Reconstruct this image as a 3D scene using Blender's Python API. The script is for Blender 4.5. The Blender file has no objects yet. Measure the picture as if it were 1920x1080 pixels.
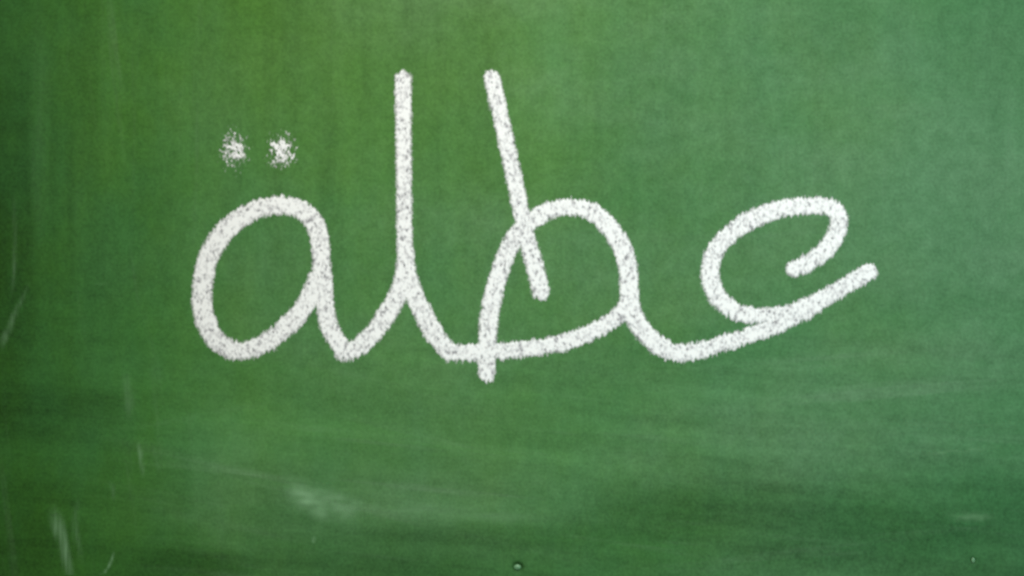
import bpy, math, random
import numpy as np
from mathutils import Vector

# ---------------------------------------------------------------- scale
S = 0.0004                 # metres of board per unit of the 1920 x 1080 layout
Z0 = 1.35                  # height of the middle of the view on the wall
def X(u): return (u - 960.0) * S
def Z(v): return Z0 + (540.0 - v) * S

scene = bpy.context.scene
C = scene.collection

# ---------------------------------------------------------------- camera
cam = bpy.data.cameras.new('camera')
cam.lens = 85; cam.sensor_width = 36; cam.clip_start = 0.05; cam.clip_end = 50
co = bpy.data.objects.new('camera', cam); C.objects.link(co)
co.location = (0, -1920 * S * 85 / 36, Z0)
co.rotation_euler = (math.radians(90), 0, 0)
scene.camera = co
cam.dof.use_dof = True; cam.dof.focus_distance = 2.0; cam.dof.aperture_fstop = 4.8    # focused a touch behind the board: the photograph is soft

# ---------------------------------------------------------------- room light
w = bpy.data.worlds.new('World'); scene.world = w; w.use_nodes = True
bg = w.node_tree.nodes['Background']
bg.inputs['Color'].default_value = (0.80, 1.0, 0.76, 1)
bg.inputs['Strength'].default_value = 0.13

def spot(name, loc, target, watts, col, angle, blend=1.0, radius=0.05):
    l = bpy.data.lights.new(name, 'SPOT'); l.energy = watts; l.color = col
    l.spot_size = math.radians(angle); l.spot_blend = blend; l.shadow_soft_size = radius
    o = bpy.data.objects.new(name, l); C.objects.link(o); o.location = loc
    o.rotation_euler = (Vector(target) - Vector(loc)).to_track_quat('-Z', 'Y').to_euler()
    return o
spot('board_lamp', (0.35, -1.9, 2.9), (X(1240), 0, Z(190)), 264, (1.0, 0.955, 0.89), 35)
spot('side_lamp', (1.9, -2.0, 1.9), (X(1950), 0, Z(640)), 56, (0.20, 0.78, 1.0), 27)

scene.view_settings.view_transform = 'Standard'
scene.view_settings.look = 'None'
scene.view_settings.exposure = 0.0
scene.view_settings.gamma = 1.0

# ---------------------------------------------------------------- helpers
def mesh_obj(name, verts, faces, mat, parent, smooth=True, attrs=None, label=None):
    me = bpy.data.meshes.new(name)
    verts = np.asarray(verts, dtype=np.float32); faces = np.asarray(faces, dtype=np.int32)
    me.vertices.add(len(verts)); me.vertices.foreach_set('co', verts.ravel())
    me.loops.add(faces.size); me.loops.foreach_set('vertex_index', faces.ravel())
    me.polygons.add(len(faces))
    me.polygons.foreach_set('loop_start', np.arange(0, faces.size, 4, dtype=np.int32))
    me.polygons.foreach_set('use_smooth', np.full(len(faces), smooth))
    me.update(calc_edges=True)
    for k, a in (attrs or {}).items():
        at = me.attributes.new(k, 'FLOAT', 'POINT'); at.data.foreach_set('value', np.asarray(a, dtype=np.float32))
    me.materials.append(mat)
    o = bpy.data.objects.new(name, me); C.objects.link(o)
    if parent is not None: o.parent = parent
    if label: o['label'] = label
    return o

class N:                                   # short node writer
    def __init__(s, mat):
        s.m = bpy.data.materials.new(mat); s.m.use_nodes = True
        s.t = s.m.node_tree; s.b = s.t.nodes['Principled BSDF']; s.out = s.t.nodes['Material Output']
    def n(s, kind, **kw):
        x = s.t.nodes.new(kind)
        for k, v in kw.items(): setattr(x, k, v)
        return x
    def link(s, a, b): s.t.links.new(a, b)
    def val(s, sock, v):
        if isinstance(v, (int, float)): sock.default_value = v
        elif isinstance(v, tuple): sock.default_value = v
        else: s.link(v, sock)
    def math(s, op, a, b=0.0, c=None, clamp=False):
        x = s.n('ShaderNodeMath', operation=op, use_clamp=clamp)
        s.val(x.inputs[0], a); s.val(x.inputs[1], b)
        if c is not None: s.val(x.inputs[2], c)
        return x.outputs[0]
    def noise(s, vec, scale, stretch=(1, 1, 1), rot=0.0, detail=3, rough=0.55, offset=(0, 0, 0)):
        mp = s.n('ShaderNodeMapping'); s.link(vec, mp.inputs['Vector'])
        mp.inputs['Rotation'].default_value = (0, rot, 0)          # turn first, stretch after
        m2 = s.n('ShaderNodeMapping'); s.link(mp.outputs[0], m2.inputs['Vector']); mp = m2
        mp.inputs['Scale'].default_value = stretch; mp.inputs['Location'].default_value = offset
        x = s.n('ShaderNodeTexNoise'); s.link(mp.outputs[0], x.inputs['Vector'])
        x.inputs['Scale'].default_value = scale; x.inputs['Detail'].default_value = detail
        x.inputs['Roughness'].default_value = rough
        return x.outputs['Fac']
    def ramp(s, f, lo, hi, a=0.0, b=1.0):
        x = s.n('ShaderNodeMapRange', interpolation_type='SMOOTHSTEP')
        s.val(x.inputs['Value'], f)
        for k, v in (('From Min', lo), ('From Max', hi), ('To Min', a), ('To Max', b)): x.inputs[k].default_value = v
        return x.outputs['Result']
    def mix(s, f, a, b, mode='MIX'):
        x = s.n('ShaderNodeMix', data_type='RGBA', blend_type=mode)
        s.val(x.inputs['Factor'], f); s.val(x.inputs[6], a); s.val(x.inputs[7], b)
        return x.outputs[2]

# ---------------------------------------------------------------- board paint
def board_material():
    k = N('green_chalkboard_paint')
    tc = k.n('ShaderNodeTexCoord'); v = tc.outputs['Object']
    sp = k.n('ShaderNodeSeparateXYZ'); k.link(v, sp.inputs[0]); x, z = sp.outputs[0], sp.outputs[2]
    big = k.noise(v, 4.0, detail=3)
    hue = k.noise(v, 9.0, stretch=(1.3, 1, .8), detail=4, rough=.65, offset=(3, 0, 1))
    base = k.mix(k.ramp(hue, .30, .70), (0.048, 0.180, 0.017, 1), (0.041, 0.178, 0.036, 1))
    base = k.mix(k.ramp(big, .3, .7, 0, .5), base, (0.047, 0.176, 0.038, 1))
    ox = k.math('ADD', x, k.math('MULTIPLY', k.math('SUBTRACT', k.noise(v, 7, stretch=(1, 1, .4), detail=4, offset=(3, 0, 8)), .5), .35))
    olive = k.math('MULTIPLY', k.math('MULTIPLY', k.ramp(ox, -.36, -.18, .15, 1), k.ramp(ox, .0, .16, 1, 0)), k.ramp(z, .00, .19, .0, .55))
    base = k.mix(olive, base, (0.062, 0.180, 0.006, 1))
    cool_light_tint = k.ramp(k.math('ADD', x, k.math('MULTIPLY', k.math('SUBTRACT', k.noise(v, 5, detail=4, offset=(6, 0, 6)), .5), .5)), .0, .42, 0, .85)  # cool light from the right, painted into the board as teal
    base = k.mix(cool_light_tint, base, (0.030, 0.170, 0.050, 1))
    # old chalk wiped about: upright strokes above, level ones below, a fine mottled grain all over
    up = k.noise(v, 60, stretch=(1, 1, .07), detail=4, rough=.6)
    up2 = k.noise(v, 16, stretch=(1, 1, .10), detail=3, rough=.6, offset=(5, 0, 0))
    lev = k.noise(v, 70, stretch=(.06, 1, 1), rot=math.radians(-5), detail=4, rough=.6)
    lev2 = k.noise(v, 17, stretch=(.14, 1, 1), rot=math.radians(4), detail=3, rough=.6)
    grain = k.noise(v, 420, detail=2, rough=.7)
    mott = k.noise(v, 95, detail=3, rough=.6, offset=(1, 0, 7))
    leftish = k.ramp(x, -.05, .25, 1.0, .45)
    up = k.math('ADD', .5, k.math('MULTIPLY', k.math('SUBTRACT', up, .5), leftish)); up2 = k.math('ADD', .5, k.math('MULTIPLY', k.math('SUBTRACT', up2, .5), leftish))
    where = k.ramp(z, -0.11, 0.07)                       # 0 below, 1 above
    streak = k.math('ADD', k.math('MULTIPLY', where, k.math('ADD', k.math('MULTIPLY', k.math('SUBTRACT', up, .5), .40), k.math('MULTIPLY', k.math('SUBTRACT', up2, .5), .38))),
                    k.math('MULTIPLY', k.math('SUBTRACT', 1.0, where), k.math('ADD', k.math('MULTIPLY', k.math('SUBTRACT', lev, .5), .62), k.math('MULTIPLY', k.math('SUBTRACT', lev2, .5), .36))))
    f = k.math('ADD', k.math('MULTIPLY', k.math('SUBTRACT', grain, .5), .65), k.math('MULTIPLY', k.math('SUBTRACT', mott, .5), .40))
    f = k.math('ADD', f, streak)
    # the lower strip was washed, so less dust lies on it; its upper edge wanders
    edge = k.math('ADD', z, k.math('MULTIPLY', k.math('SUBTRACT', k.noise(v, 7, stretch=(.5, 1, 1.5), detail=4), .5), .11))
    edge = k.math('ADD', edge, k.ramp(x, .015, .10, .028, 0))
    washed = k.ramp(edge, -0.180, -0.128, 1, 0)
    f = k.math('SUBTRACT', f, k.math('MULTIPLY', washed, .16))
    # patches wiped cleaner (minus) or left dustier (plus), ragged; far-left ones paint light fall-off
    warp = k.noise(v, 11, detail=4, rough=.6, offset=(2, 0, 2)); wear_and_shade = None
    for (u, vv, ru, rv, amt) in PATCHES:
        dx = k.math('DIVIDE', k.math('SUBTRACT', x, X(u)), ru * S); dz = k.math('DIVIDE', k.math('SUBTRACT', z, -(vv - 540) * S), rv * S)
        d = k.math('SQRT', k.math('ADD', k.math('MULTIPLY', dx, dx), k.math('MULTIPLY', dz, dz)))
        m = k.ramp(k.math('ADD', d, k.math('MULTIPLY', k.math('SUBTRACT', warp, .5), 1.6)), .25, 1.35, amt, 0)
        wear_and_shade = m if wear_and_shade is None else k.math('ADD', wear_and_shade, m)
    f = k.math('ADD', f, wear_and_shade)
    f = k.math('ADD', .94, f)
    cc = k.n('ShaderNodeCombineColor')
    for i in range(3): k.link(f, cc.inputs[i])
    # thin chalk dust: a small amount lifts red and blue
    # (thickest where the board has been written on and wiped, thin in the washed strip; its leftward thinning paints the lamp's fall-off)
    dust_and_shade = k.ramp(k.math('ADD', x, k.math('MULTIPLY', k.math('SUBTRACT', k.noise(v, 6, stretch=(1, 1, .5), detail=4), .5), .30)), -.40, .02, .008, .078)
    dust_and_shade = k.math('MULTIPLY', dust_and_shade, k.math('SUBTRACT', 1.0, k.math('MULTIPLY', washed, .45)))
    cloud = k.noise(v, 5.5, stretch=(.6, 1, 1.3), detail=5, rough=.6, offset=(9, 0, 4))
    dust_and_shade = k.math('MULTIPLY', dust_and_shade, k.ramp(cloud, .30, .70, .62, 1.5))
    dust_and_shade = k.math('MULTIPLY', dust_and_shade, k.math('ADD', 1.0, k.math('MULTIPLY', wear_and_shade, 2.0)), clamp=True)
    dust = k.math('MULTIPLY', dust_and_shade, k.math('ADD', .45, k.math('MULTIPLY', k.math('ADD', mott, big), .55)))
    # hair-thin traces of the duster: slanting up to the right below, upright at the far left, level at the right
    def traces(scale, thin, rot, off, lo, amt, where_):
        t = k.noise(v, scale, stretch=thin, rot=math.radians(rot), detail=5, rough=.62, offset=off)
        return k.math('MULTIPLY', k.ramp(t, lo, lo + .20, 0, amt * .72), where_)
    low = k.math('MULTIPLY', k.ramp(z, -.16, .00, 1, 0), k.ramp(x, -.34, -.20, .15, 1)); west = k.ramp(x, -.36, -.16, 1, 0); east = k.ramp(x, -.02, .18, 0, 1)
    notwest = k.math('SUBTRACT', 1.0, east)
    tr = traces(46, (.05, 1, 1), -13, (0, 0, 0), .56, .075, k.math('MULTIPLY', low, notwest))
    tr = k.math('ADD', tr, traces(60, (.05, 1, 1), -6, (4, 0, 9), .57, .075, low))
    tr = k.math('ADD', tr, traces(52, (.045, 1, 1), 5, (7, 0, 2), .56, .065, k.math('MULTIPLY', east, k.ramp(z, -.10, .12, 1, .3))))
    tr = k.math('ADD', tr, traces(60, (1, 1, .06), 7, (2, 0, 5), .56, .08, west))
    tr = k.math('ADD', tr, traces(90, (1, 1, .05), -2, (8, 0, 8), .58, .035, k.ramp(z, -.02, .12, 0, 1)))
    dust = k.math('ADD', dust, tr, clamp=True)
    col = k.mix(dust, base, (0.58, 0.66, 0.60, 1))
    col = k.mix(1.0, col, cc.outputs[0], 'MULTIPLY')
    # dirt gathered in the dimples round the two nails
    for (u, vv, r) in NAILS:
        dx = k.math('SUBTRACT', x, X(u)); dz = k.math('SUBTRACT', z, -(vv - 540) * S)
        d = k.math('SQRT', k.math('ADD', k.math('MULTIPLY', dx, dx), k.math('MULTIPLY', dz, dz)))
        d = k.math('ADD', d, k.math('MULTIPLY', k.math('SUBTRACT', grain, .5), r * S * .8))
        col = k.mix(k.ramp(d, r * S * .9, r * S * 1.9, .62, 0), col, (0.016, 0.062, 0.012, 1))
    k.link(col, k.b.inputs['Base Color'])
    k.b.inputs['Roughness'].default_value = .72
    k.b.inputs['Specular IOR Level'].default_value = .18
    bp = k.n('ShaderNodeBump'); bp.inputs['Strength'].default_value = .25; bp.inputs['Distance'].default_value = .0004
    k.link(k.math('ADD', grain, mott), bp.inputs['Height']); k.link(bp.outputs[0], k.b.inputs['Normal'])
    return k.m

def chalk_material():
    k = N('white_chalk')
    cov = k.n('ShaderNodeAttribute', attribute_name='cover').outputs['Fac']
    gr = k.n('ShaderNodeAttribute', attribute_name='grain').outputs['Fac']
    col = k.mix(gr, (0.36, 0.35, 0.38, 1), (0.96, 0.96, 0.97, 1))
    k.link(col, k.b.inputs['Base Color']); k.link(cov, k.b.inputs['Alpha'])
    k.b.inputs['Roughness'].default_value = .95; k.b.inputs['Specular IOR Level'].default_value = .1
    return k.m

def dust_material():
    k = N('rubbed_chalk_dust')
    cov = k.n('ShaderNodeAttribute', attribute_name='cover').outputs['Fac']
    k.b.inputs['Base Color'].default_value = (0.38, 0.68, 0.38, 1); k.link(cov, k.b.inputs['Alpha'])
    k.b.inputs['Roughness'].default_value = .95; k.b.inputs['Specular IOR Level'].default_value = .1
    return k.m

def nail_material():
    k = N('painted_nail_head')
    v = k.n('ShaderNodeTexCoord').outputs['Object']
    f = k.noise(v, 900, detail=2)
    k.link(k.mix(f, (0.08, 0.21, 0.09, 1), (0.20, 0.40, 0.22, 1)), k.b.inputs['Base Color'])
    k.b.inputs['Roughness'].default_value = .45
    return k.m

PATCHES = [(-60, 540, 360, 900, -.15), (10, 460, 60, 330, -.27), (85, 745, 140, 75, -.16), (320, 1066, 150, 42, -.22), (1640, 985, 430, 90, -.10), (730, 1072, 170, 40, -.14),  # leading far-left entries put the light's fall-off into the board colour
           (880, 1005, 330, 26, -.12), (560, 965, 130, 24, -.10), (60, 965, 110, 90, -.10), (1090, 880, 190, 45, .10), (1700, 740, 260, 80, .04), (1860, 60, 160, 160, -.08), (1010, 140, 120, 200, .07),
           (74, 200, 22, 330, .16), (200, 120, 16, 260, .07), (150, 420, 14, 300, .06), (640, 90, 20, 220, .06), (1580, 60, 90, 90, -.08), (480, 800, 260, 60, .08), (420, 930, 60, 120, .08)]
NAILS = [(971, 1064, 8.0), (1825, 1051, 4.0)]
chalk = chalk_material(); dust_mat = dust_material()

root = bpy.data.objects.new('chalkboard', None); C.objects.link(root)
root.location = (0, 0, Z0); root.empty_display_size = .1
root['label'] = 'green chalkboard with one joined Arabic word in thick white chalk, darker at its left side'
root['category'] = 'chalkboard'

# ---------------------------------------------------------------- the panel: one sheet with thickness, dimpled at the nails
def panel():
    def lines(lo, hi, n, foci):
        a = list(np.linspace(lo, hi, n))
        for f, r in foci: a += list(np.linspace(f - 3 * r, f + 3 * r, 31))
        a = np.unique(np.round(np.array(a), 3)); return a
    us = lines(-1000, 2920, 80, [(n[0], n[2]) for n in NAILS]); vs = lines(-700, 1780, 50, [(n[1], n[2]) for n in NAILS])
    U, V = np.meshgrid(us, vs)
    Y = 0.0004 * np.sin(U / 410.0) * np.cos(V / 370.0) + 0.0004     # boards are never dead flat
    for (u, v, r) in NAILS:
        d = np.hypot(U - u, V - v); Y += 0.0026 * np.exp(-(d / (r * 1.15)) ** 2) * (r / 8)
    n, m = U.shape
    front = np.stack([(U - 960) * S, Y, (540 - V) * S], -1).reshape(-1, 3)
    back = front.copy(); back[:, 1] = .014
    idx = np.arange(n * m).reshape(n, m); q = []
    q.append(np.stack([idx[:-1, :-1], idx[1:, :-1], idx[1:, 1:], idx[:-1, 1:]], -1).reshape(-1, 4))
    q.append(np.stack([idx[:-1, :-1], idx[:-1, 1:], idx[1:, 1:], idx[1:, :-1]], -1).reshape(-1, 4) + n * m)
    def rim(a): q.append(np.stack([a[:-1], a[1:], a[1:] + n * m, a[:-1] + n * m], -1))
    rim(idx[0]); rim(idx[-1][::-1]); rim(idx[:, 0][::-1]); rim(idx[:, -1])
    return mesh_obj('writing_panel', np.vstack([front, back]), np.vstack(q), board_material(), root, smooth=False)
panel()
def base_y(U, V): return 0.0004 * np.sin(U / 410.0) * np.cos(V / 370.0) + 0.0004

# ---------------------------------------------------------------- chalk, laid down grain by grain on a fine height field
W, H = 1920, 1080
rng = np.random.default_rng(7)
def blur(a, sx, sy):
    for ax, s in ((1, sx), (0, sy)):
        if s <= 0: continue
        r = max(1, int(s * 3)); kx = np.exp(-np.arange(-r, r + 1) ** 2 / (2 * s * s)); kx /= kx.sum()
        f = np.fft.rfft(a, axis=ax); kk = np.zeros(a.shape[ax]); kk[:len(kx)] = kx; kk = np.roll(kk, -r)
        fk = np.fft.rfft(kk); a = np.fft.irfft(f * (fk[None, :] if ax == 1 else fk[:, None]), n=a.shape[ax], axis=ax)
    return a
def gnoise(sx, sy):
    a = blur(rng.standard_normal((H, W)), sx, sy); return a / a.std()
def sstep(x, a, b):
    t = np.clip((x - a) / (b - a), 0, 1); return t * t * (3 - 2 * t)
jag = gnoise(1.3, 4.5)            # upright bristly jitter of the edge
rough_ = gnoise(1.5, 1.5)
coarse = gnoise(3.0, 5.0)
speck = .45 * gnoise(2.3, 2.9) + .89 * gnoise(1.4, 1.8)
speck2 = gnoise(3.0, 4.0)
density = gnoise(14, 14)
GV, GU = np.mgrid[0:H, 0:W].astype(np.float64)

def catmull(pts, step=4.0):
    P = np.array(pts, float)[:, :2]; R = np.array([p[2] if len(p) > 2 else np.nan for p in pts])
    if np.isnan(R).any():
        i = np.arange(len(R)); ok = ~np.isnan(R)
        R = np.interp(i, i[ok], R[ok]) if ok.any() else np.full(len(R), 16.0)
    Q = np.column_stack([P, R]); Q = np.vstack([2 * Q[0] - Q[1], Q, 2 * Q[-1] - Q[-2]]); out = []
    for i in range(1, len(Q) - 2):
        p0, p1, p2, p3 = Q[i - 1:i + 3]; n = max(2, int(np.hypot(*(p2 - p1)[:2]) / step))
        for t in np.linspace(0, 1, n, endpoint=False):
            out.append(.5 * ((2 * p1) + (p2 - p0) * t + (2 * p0 - 5 * p1 + 4 * p2 - p3) * t * t + (3 * p1 - p0 - 3 * p2 + p3) * t ** 3))
    out.append(Q[-2]); return np.array(out)

def field(strokes, dv):
    """largest (radius - distance) to any stroke, looked up at a jittered height"""
    F = np.full((H, W), -99.0)
    for st in strokes:
        c = catmull(st)
        for (a, b) in zip(c[:-1], c[1:]):
            r = max(a[2], b[2]) + 16
            x0, x1 = int(max(0, min(a[0], b[0]) - r)), int(min(W, max(a[0], b[0]) + r + 1))
            y0, y1 = int(max(0, min(a[1], b[1]) - r)), int(min(H, max(a[1], b[1]) + r + 1))
            if x1 <= x0 or y1 <= y0: continue
            u = GU[y0:y1, x0:x1]; v = GV[y0:y1, x0:x1] + dv[y0:y1, x0:x1]
            d = b[:2] - a[:2]; L = d @ d + 1e-9
            t = np.clip(((u - a[0]) * d[0] + (v - a[1]) * d[1]) / L, 0, 1)
            g = a[2] + (b[2] - a[2]) * t - np.hypot(u - a[0] - t * d[0], v - a[1] - t * d[1])
            F[y0:y1, x0:x1] = np.maximum(F[y0:y1, x0:x1], g)
    return F

def lay(name, cover, grain, height, label=None, parent=None, least=0.02, mat=None, thick=0.00030, step=1, owner=None):
    """turn a coverage map into one relief mesh of chalk standing on the board"""
    c = cover[::step, ::step]; g = grain[::step, ::step]; h = height[::step, ::step]
    cell = (np.maximum(np.maximum(c[:-1, :-1], c[1:, :-1]), np.maximum(c[:-1, 1:], c[1:, 1:])) > least)
    if owner is not None:
        o = owner[::step, ::step]; cell &= o[:-1, :-1]
    jj, ii = np.nonzero(cell)
    hh, ww = c.shape; idx = np.arange(hh * ww).reshape(hh, ww)
    q = np.stack([idx[jj, ii], idx[jj + 1, ii], idx[jj + 1, ii + 1], idx[jj, ii + 1]], -1)
    used, inv = np.unique(q, return_inverse=True); q = inv.reshape(q.shape)
    vy, vx = used // ww * step, used % ww * step
    y = base_y(vx, vy) - 0.00018 - thick * h.ravel()[used]
    verts = np.stack([(vx + .5 - 960) * S, y, (540 - vy - .5) * S], -1)
    return mesh_obj(name, verts, q, mat or chalk, parent or root, attrs={'cover': np.clip(c.ravel()[used], 0, 1), 'grain': np.clip(g.ravel()[used], 0, 1)}, label=label)

A = [(594, 524, 17), (580, 557, 17), (560, 587, 17), (537, 611, 17), (510, 633, 17), (480, 650, 16.5), (453, 657, 16.5), (427, 653, 17), (403, 635, 17.5), (387, 607, 18), (379, 573, 18), (379, 540, 18),
     (385, 500, 18), (400, 463, 18), (421, 433, 18), (450, 408, 17), (483, 391, 16), (517, 385, 15.5), (553, 388, 16), (580, 405, 17), (596, 435, 17), (601, 473, 16.5), (603, 507, 16.5), (606, 540, 17),
     (609, 573, 16), (614, 603, 16), (626, 630, 16), (644, 657, 15)]
L1 = [(643, 660, 15.5), (668, 652, 16), (693, 632, 16), (715, 603, 16.5), (735, 572, 16.5), (750, 542, 16), (757, 510, 15.5), (759, 480, 14.5), (758, 440, 13.6), (757, 353, 13.6), (756, 244, 13.8), (755, 147, 14.5)]
L2 = [(760, 470, 14.5), (763, 510, 16), (773, 545, 16.5), (787, 575, 16.5), (803, 607, 17), (820, 635, 16.5), (842, 657, 15)]
B1 = [(922, 146, 14.8), (940, 226, 14.2), (960, 317, 14), (978, 400, 14.5), (990, 457, 15), (1003, 501, 15.5), (1013, 546, 15.8)]
B2 = [(912, 700, 15), (913, 663, 16), (915, 613, 16.5), (920, 573, 16.5), (930, 530, 16), (943, 490, 15.5), (960, 453, 16), (983, 425, 16.5), (1007, 406, 15.5), (1035, 392, 15), (1067, 387, 14.5), (1098, 392, 15.5),
      (1127, 409, 16), (1150, 437, 16.5), (1169, 470, 17), (1177, 503, 17), (1179, 540, 16.5), (1182, 572, 17), (1192, 600, 17), (1208, 624, 16.5), (1230, 643, 16.5), (1257, 658, 16), (1283, 662, 15)]
B3 = [(842, 660, 15), (867, 661, 14.5), (900, 660, 15), (950, 657, 14.5), (1000, 652, 14.5), (1050, 643, 14.5), (1093, 629, 14.5), (1130, 611, 14.5), (1160, 590, 14.5), (1178, 567, 15)]
E1 = [(1276, 662, 15), (1310, 657, 15), (1350, 645, 14.5), (1387, 634, 14), (1427, 620, 14), (1467, 604, 15), (1505, 586, 14), (1540, 564, 14)]
E2 = [(1489, 504, 14.5), (1515, 492, 15), (1543, 472, 15.5), (1565, 443, 16), (1573, 413, 15.5), (1563, 392, 15), (1533, 385, 15), (1500, 386, 15), (1460, 392, 15), (1423, 405, 15.5), (1390, 422, 16), (1363, 442, 16),
      (1342, 468, 16), (1332, 497, 16), (1333, 527, 16.5), (1343, 552, 16.5), (1363, 573, 15.5), (1390, 588, 14.5), (1417, 591, 14), (1445, 590, 14), (1483, 585, 14.5), (1517, 572, 15), (1553, 554, 15), (1587, 534, 14.5), (1612, 519, 15), (1629, 509, 15.5)]

dv = jag * 1.4 + coarse * .3
white = np.clip(.84 - .24 * speck - .06 * speck2, 0, 1)
taken = np.zeros((H, W), bool)
letters = {}
for nm, strokes in (('a', [A]), ('l', [L1, L2]), ('b', [B1, B2, B3]), ('e', [E1, E2])):
    letters[nm] = field(strokes, dv) + rough_ * .8 - .4
allF = np.maximum.reduce(list(letters.values()))
cover = sstep(allF, -4.8, 3.2) * np.clip(1.0 - .15 * sstep(speck, .9, 2.4), 0, 1)
height = sstep(allF, -2, 4) * (.75 + .25 * white)
texts = {'a': 'leftmost Arabic chalk letter, a round loop under two dots', 'l': 'Arabic chalk letter with a tall upright stem, joined to the loop on its left',
         'b': 'Arabic chalk letter with a slanting stem crossing a wide rounded bowl', 'e': 'rightmost Arabic chalk letter, an open hook over a tail rising to the right'}
ks = list(letters); stack = np.stack([letters[x] for x in ks]); best = stack.argmax(0)
objs = {}
for i, nm in enumerate(ks):
    objs[nm] = lay('chalk_letter', cover, white, height, texts[nm], owner=(best == i) & (allF > -6))

# the two dots over the leftmost loop: loose dabs, dense in the middle and flying apart outwards
for (u, v, ru, rv, lb) in ((439, 283, 18, 26, 'powdery chalk dot, left of the pair above the loop'), (528, 283, 19, 26, 'powdery chalk dot, right of the pair above the loop')):
    d = np.hypot((GU - u) / ru, (GV - v) / rv)
    n = .95 * gnoise(1.3, 1.8) + .4 * gnoise(3.2, 4.0)
    halo = np.exp(-(d * 1.0) ** 2) * 1.22
    grit = sstep(halo * 1.55 - .45 + n * .44, .05, 1.5)
    cv = np.clip(.86 * grit + .20 * sstep(halo, .05, 1.1) * np.clip(.8 + .4 * n, 0, 2), 0, 1) * sstep(-d, -2.1, -1.3)
    lay('chalk_dot', cv, np.clip(white + .15, 0, 1), cv * .7, lb, parent=objs['a'], owner=(d < 2.1), least=.01)

# wiped smears and scratches left on the board
def smear(name, pts, strength, soft=5.0, streak=(1.2, 9.0), step=2, label=None):
    F = field([pts], coarse * 1.2); soft = soft * 1.9
    n = gnoise(*streak)
    cv = sstep(F, -soft, soft * .8) * strength * .75 * np.clip(.8 + .30 * n, .05, 1.6)
    c = catmull(pts); cvx = cv
    e0, e1 = c[0], c[-1]; ln = np.hypot(*(e1 - e0)[:2])      # pressure fades in and out
    t = ((GU - e0[0]) * (e1[0] - e0[0]) + (GV - e0[1]) * (e1[1] - e0[1])) / ln ** 2
    cvx = cv * sstep(t, -.05, .35) * (1 - sstep(t, .65, 1.05))
    return lay(name, cvx, np.ones((H, W)), np.clip(cvx, 0, 1), label, thick=.0001, step=step, least=.003, mat=dust_mat)
smear('chalk_scratch', [(-14, 668, 5), (8, 632, 6), (24, 596, 4), (40, 562, 2), (56, 528, 1)], .26, 3, (1.5, 6), label='pale slanting scratch at the left edge')
smear('chalk_scratch', [(26, 360, 1), (27, 420, 2), (27, 470, 2), (25, 520, 2), (20, 560, 1)], .20, 3)
smear('chalk_scratch', [(214, 1030, 1.0), (209, 1048, 1.8), (200, 1066, 2), (186, 1080, 1.5)], .42, 1.8, (1.5, 3), step=1, label='short bright curved scratch at the lower left')
smear('chalk_smear', [(98, 938, 3), (106, 980, 9), (116, 1015, 7), (124, 1050, 6), (134, 1100, 4)], .40, 5, (1.3, 14), label='pale upright smear at the lower left')
smear('chalk_smear', [(112, 950, 2), (118, 995, 3), (124, 1030, 3), (132, 1090, 3)], .26, 3, (1.2, 10))
smear('chalk_smear', [(146, 930, 1), (141, 965, 3), (142, 1000, 4), (152, 1060, 4)], .22, 4, (1.2, 10))
smear('chalk_smear', [(258, 825, 2), (263, 850, 3.5), (266, 872, 3), (268, 896, 2)], .32, 3, (1.3, 8), label='small upright smudge left of centre')
smear('chalk_smear', [(286, 828, 1), (290, 850, 2), (300, 890, 2)], .12, 3, (1.3, 8))
smear('chalk_smear', [(206, 900, 1), (210, 915, 3), (214, 940, 1)], .14, 3, (1.3, 8))
smear('chalk_smear', [(236, 690, 3), (240, 730, 6), (244, 790, 4)], .17, 6, (1.5, 14))
smear('chalk_smear', [(524, 900, 3), (560, 924, 11), (600, 942, 17), (640, 951, 14), (690, 956, 6)], .62, 13, (10, 4), label='soft pale wiped smear below the word')
smear('chalk_smear', [(530, 920, 3), (575, 928, 10), (630, 944, 9), (665, 950, 4)], .36, 11, (12, 4))
smear('chalk_smear', [(640, 950, 3), (760, 953, 8), (860, 958, 8), (960, 970, 5), (1060, 974, 2)], .15, 9, (12, 3))
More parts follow.
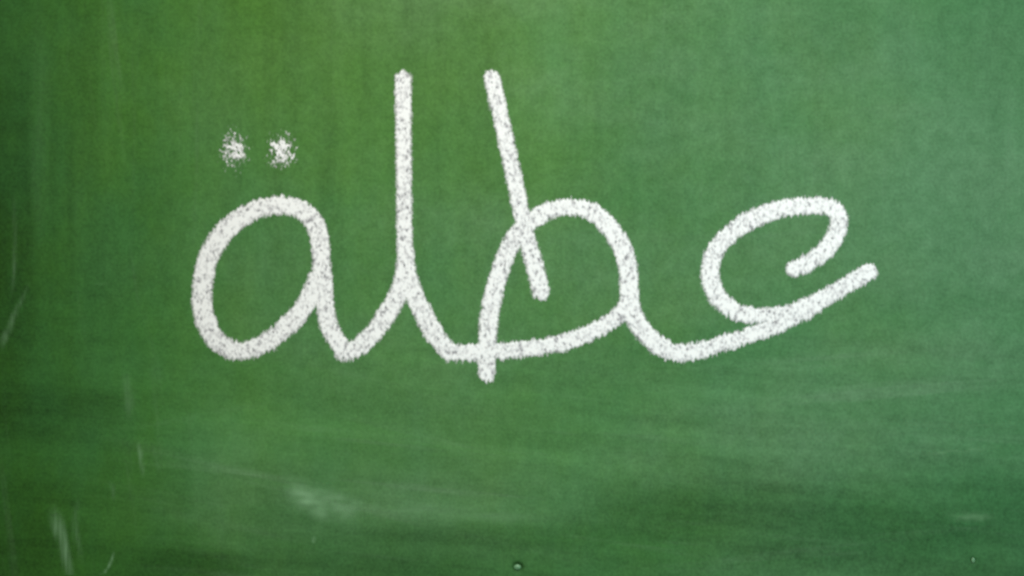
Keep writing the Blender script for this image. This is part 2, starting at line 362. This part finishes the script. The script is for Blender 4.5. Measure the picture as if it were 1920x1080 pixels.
smear('chalk_speck', [(589, 1003, 1.5), (588, 1012, 2.5), (588, 1020, 1)], .30, 2.5, (1.5, 2), step=1)
smear('chalk_scratch', [(1700, 856, .5), (1740, 850, 1.5), (1800, 846, 1.2), (1880, 838, .5)], .16, 2, (9, 1), step=1, label='thin level scratch at the right')
smear('chalk_scratch', [(1650, 788, .5), (1720, 795, 1.5), (1820, 798, 1.5), (1920, 790, 1)], .09, 2.5, (9, 1), step=1)
smear('chalk_scratch', [(1440, 792, .5), (1500, 800, 1), (1546, 828, .8)], .09, 2.5, (4, 2), step=1)
smear('chalk_smear', [(1765, 964, 2), (1800, 968, 6), (1840, 968, 4), (1870, 964, 2)], .22, 5, (8, 2))
smear('chalk_smear', [(1480, 1030, 2), (1540, 1036, 3), (1620, 1036, 2)], .07, 5, (8, 2))
smear('chalk_scratch', [(150, 806, .5), (260, 800, 1.5), (420, 770, 1.2), (600, 735, .5)], .05, 4, (9, 2))
smear('chalk_scratch', [(170, 532, .5), (190, 531, 1), (205, 531, .5)], .10, 2, (4, 1), step=1)
smear('chalk_smear', [(76, 20, 2), (74, 160, 8), (72, 330, 5), (78, 480, 2)], .05, 10, (3, 30))

# ---------------------------------------------------------------- nail heads sunk in their dimples
nm = nail_material()
def nail(u, v, r, sy, label):
    rings, seg, verts, quads = 5, 16, [], []
    for i in range(rings + 1):
        a = math.pi / 2 * i / rings; rr = r * S * math.sin(max(a, .06)); dep = -.0011 * math.cos(a) * (r / 6)
        for j in range(seg):
            t = 2 * math.pi * j / seg
            verts.append((rr * math.cos(t), dep, rr * math.sin(t) * sy))
    for i in range(rings):
        for j in range(seg):
            quads.append((i * seg + j, i * seg + (j + 1) % seg, (i + 1) * seg + (j + 1) % seg, (i + 1) * seg + j))
    o = mesh_obj('nail_head', verts, quads, nm, root, label=label)
    o.location = ((u - 960) * S, .0015 * (r / 6), (540 - v) * S)
nail(970, 1064, 7.0, .8, 'round painted nail head at the bottom middle')
nail(1825, 1051, 3.6, 1.5, 'tiny upright nail head at the bottom right')
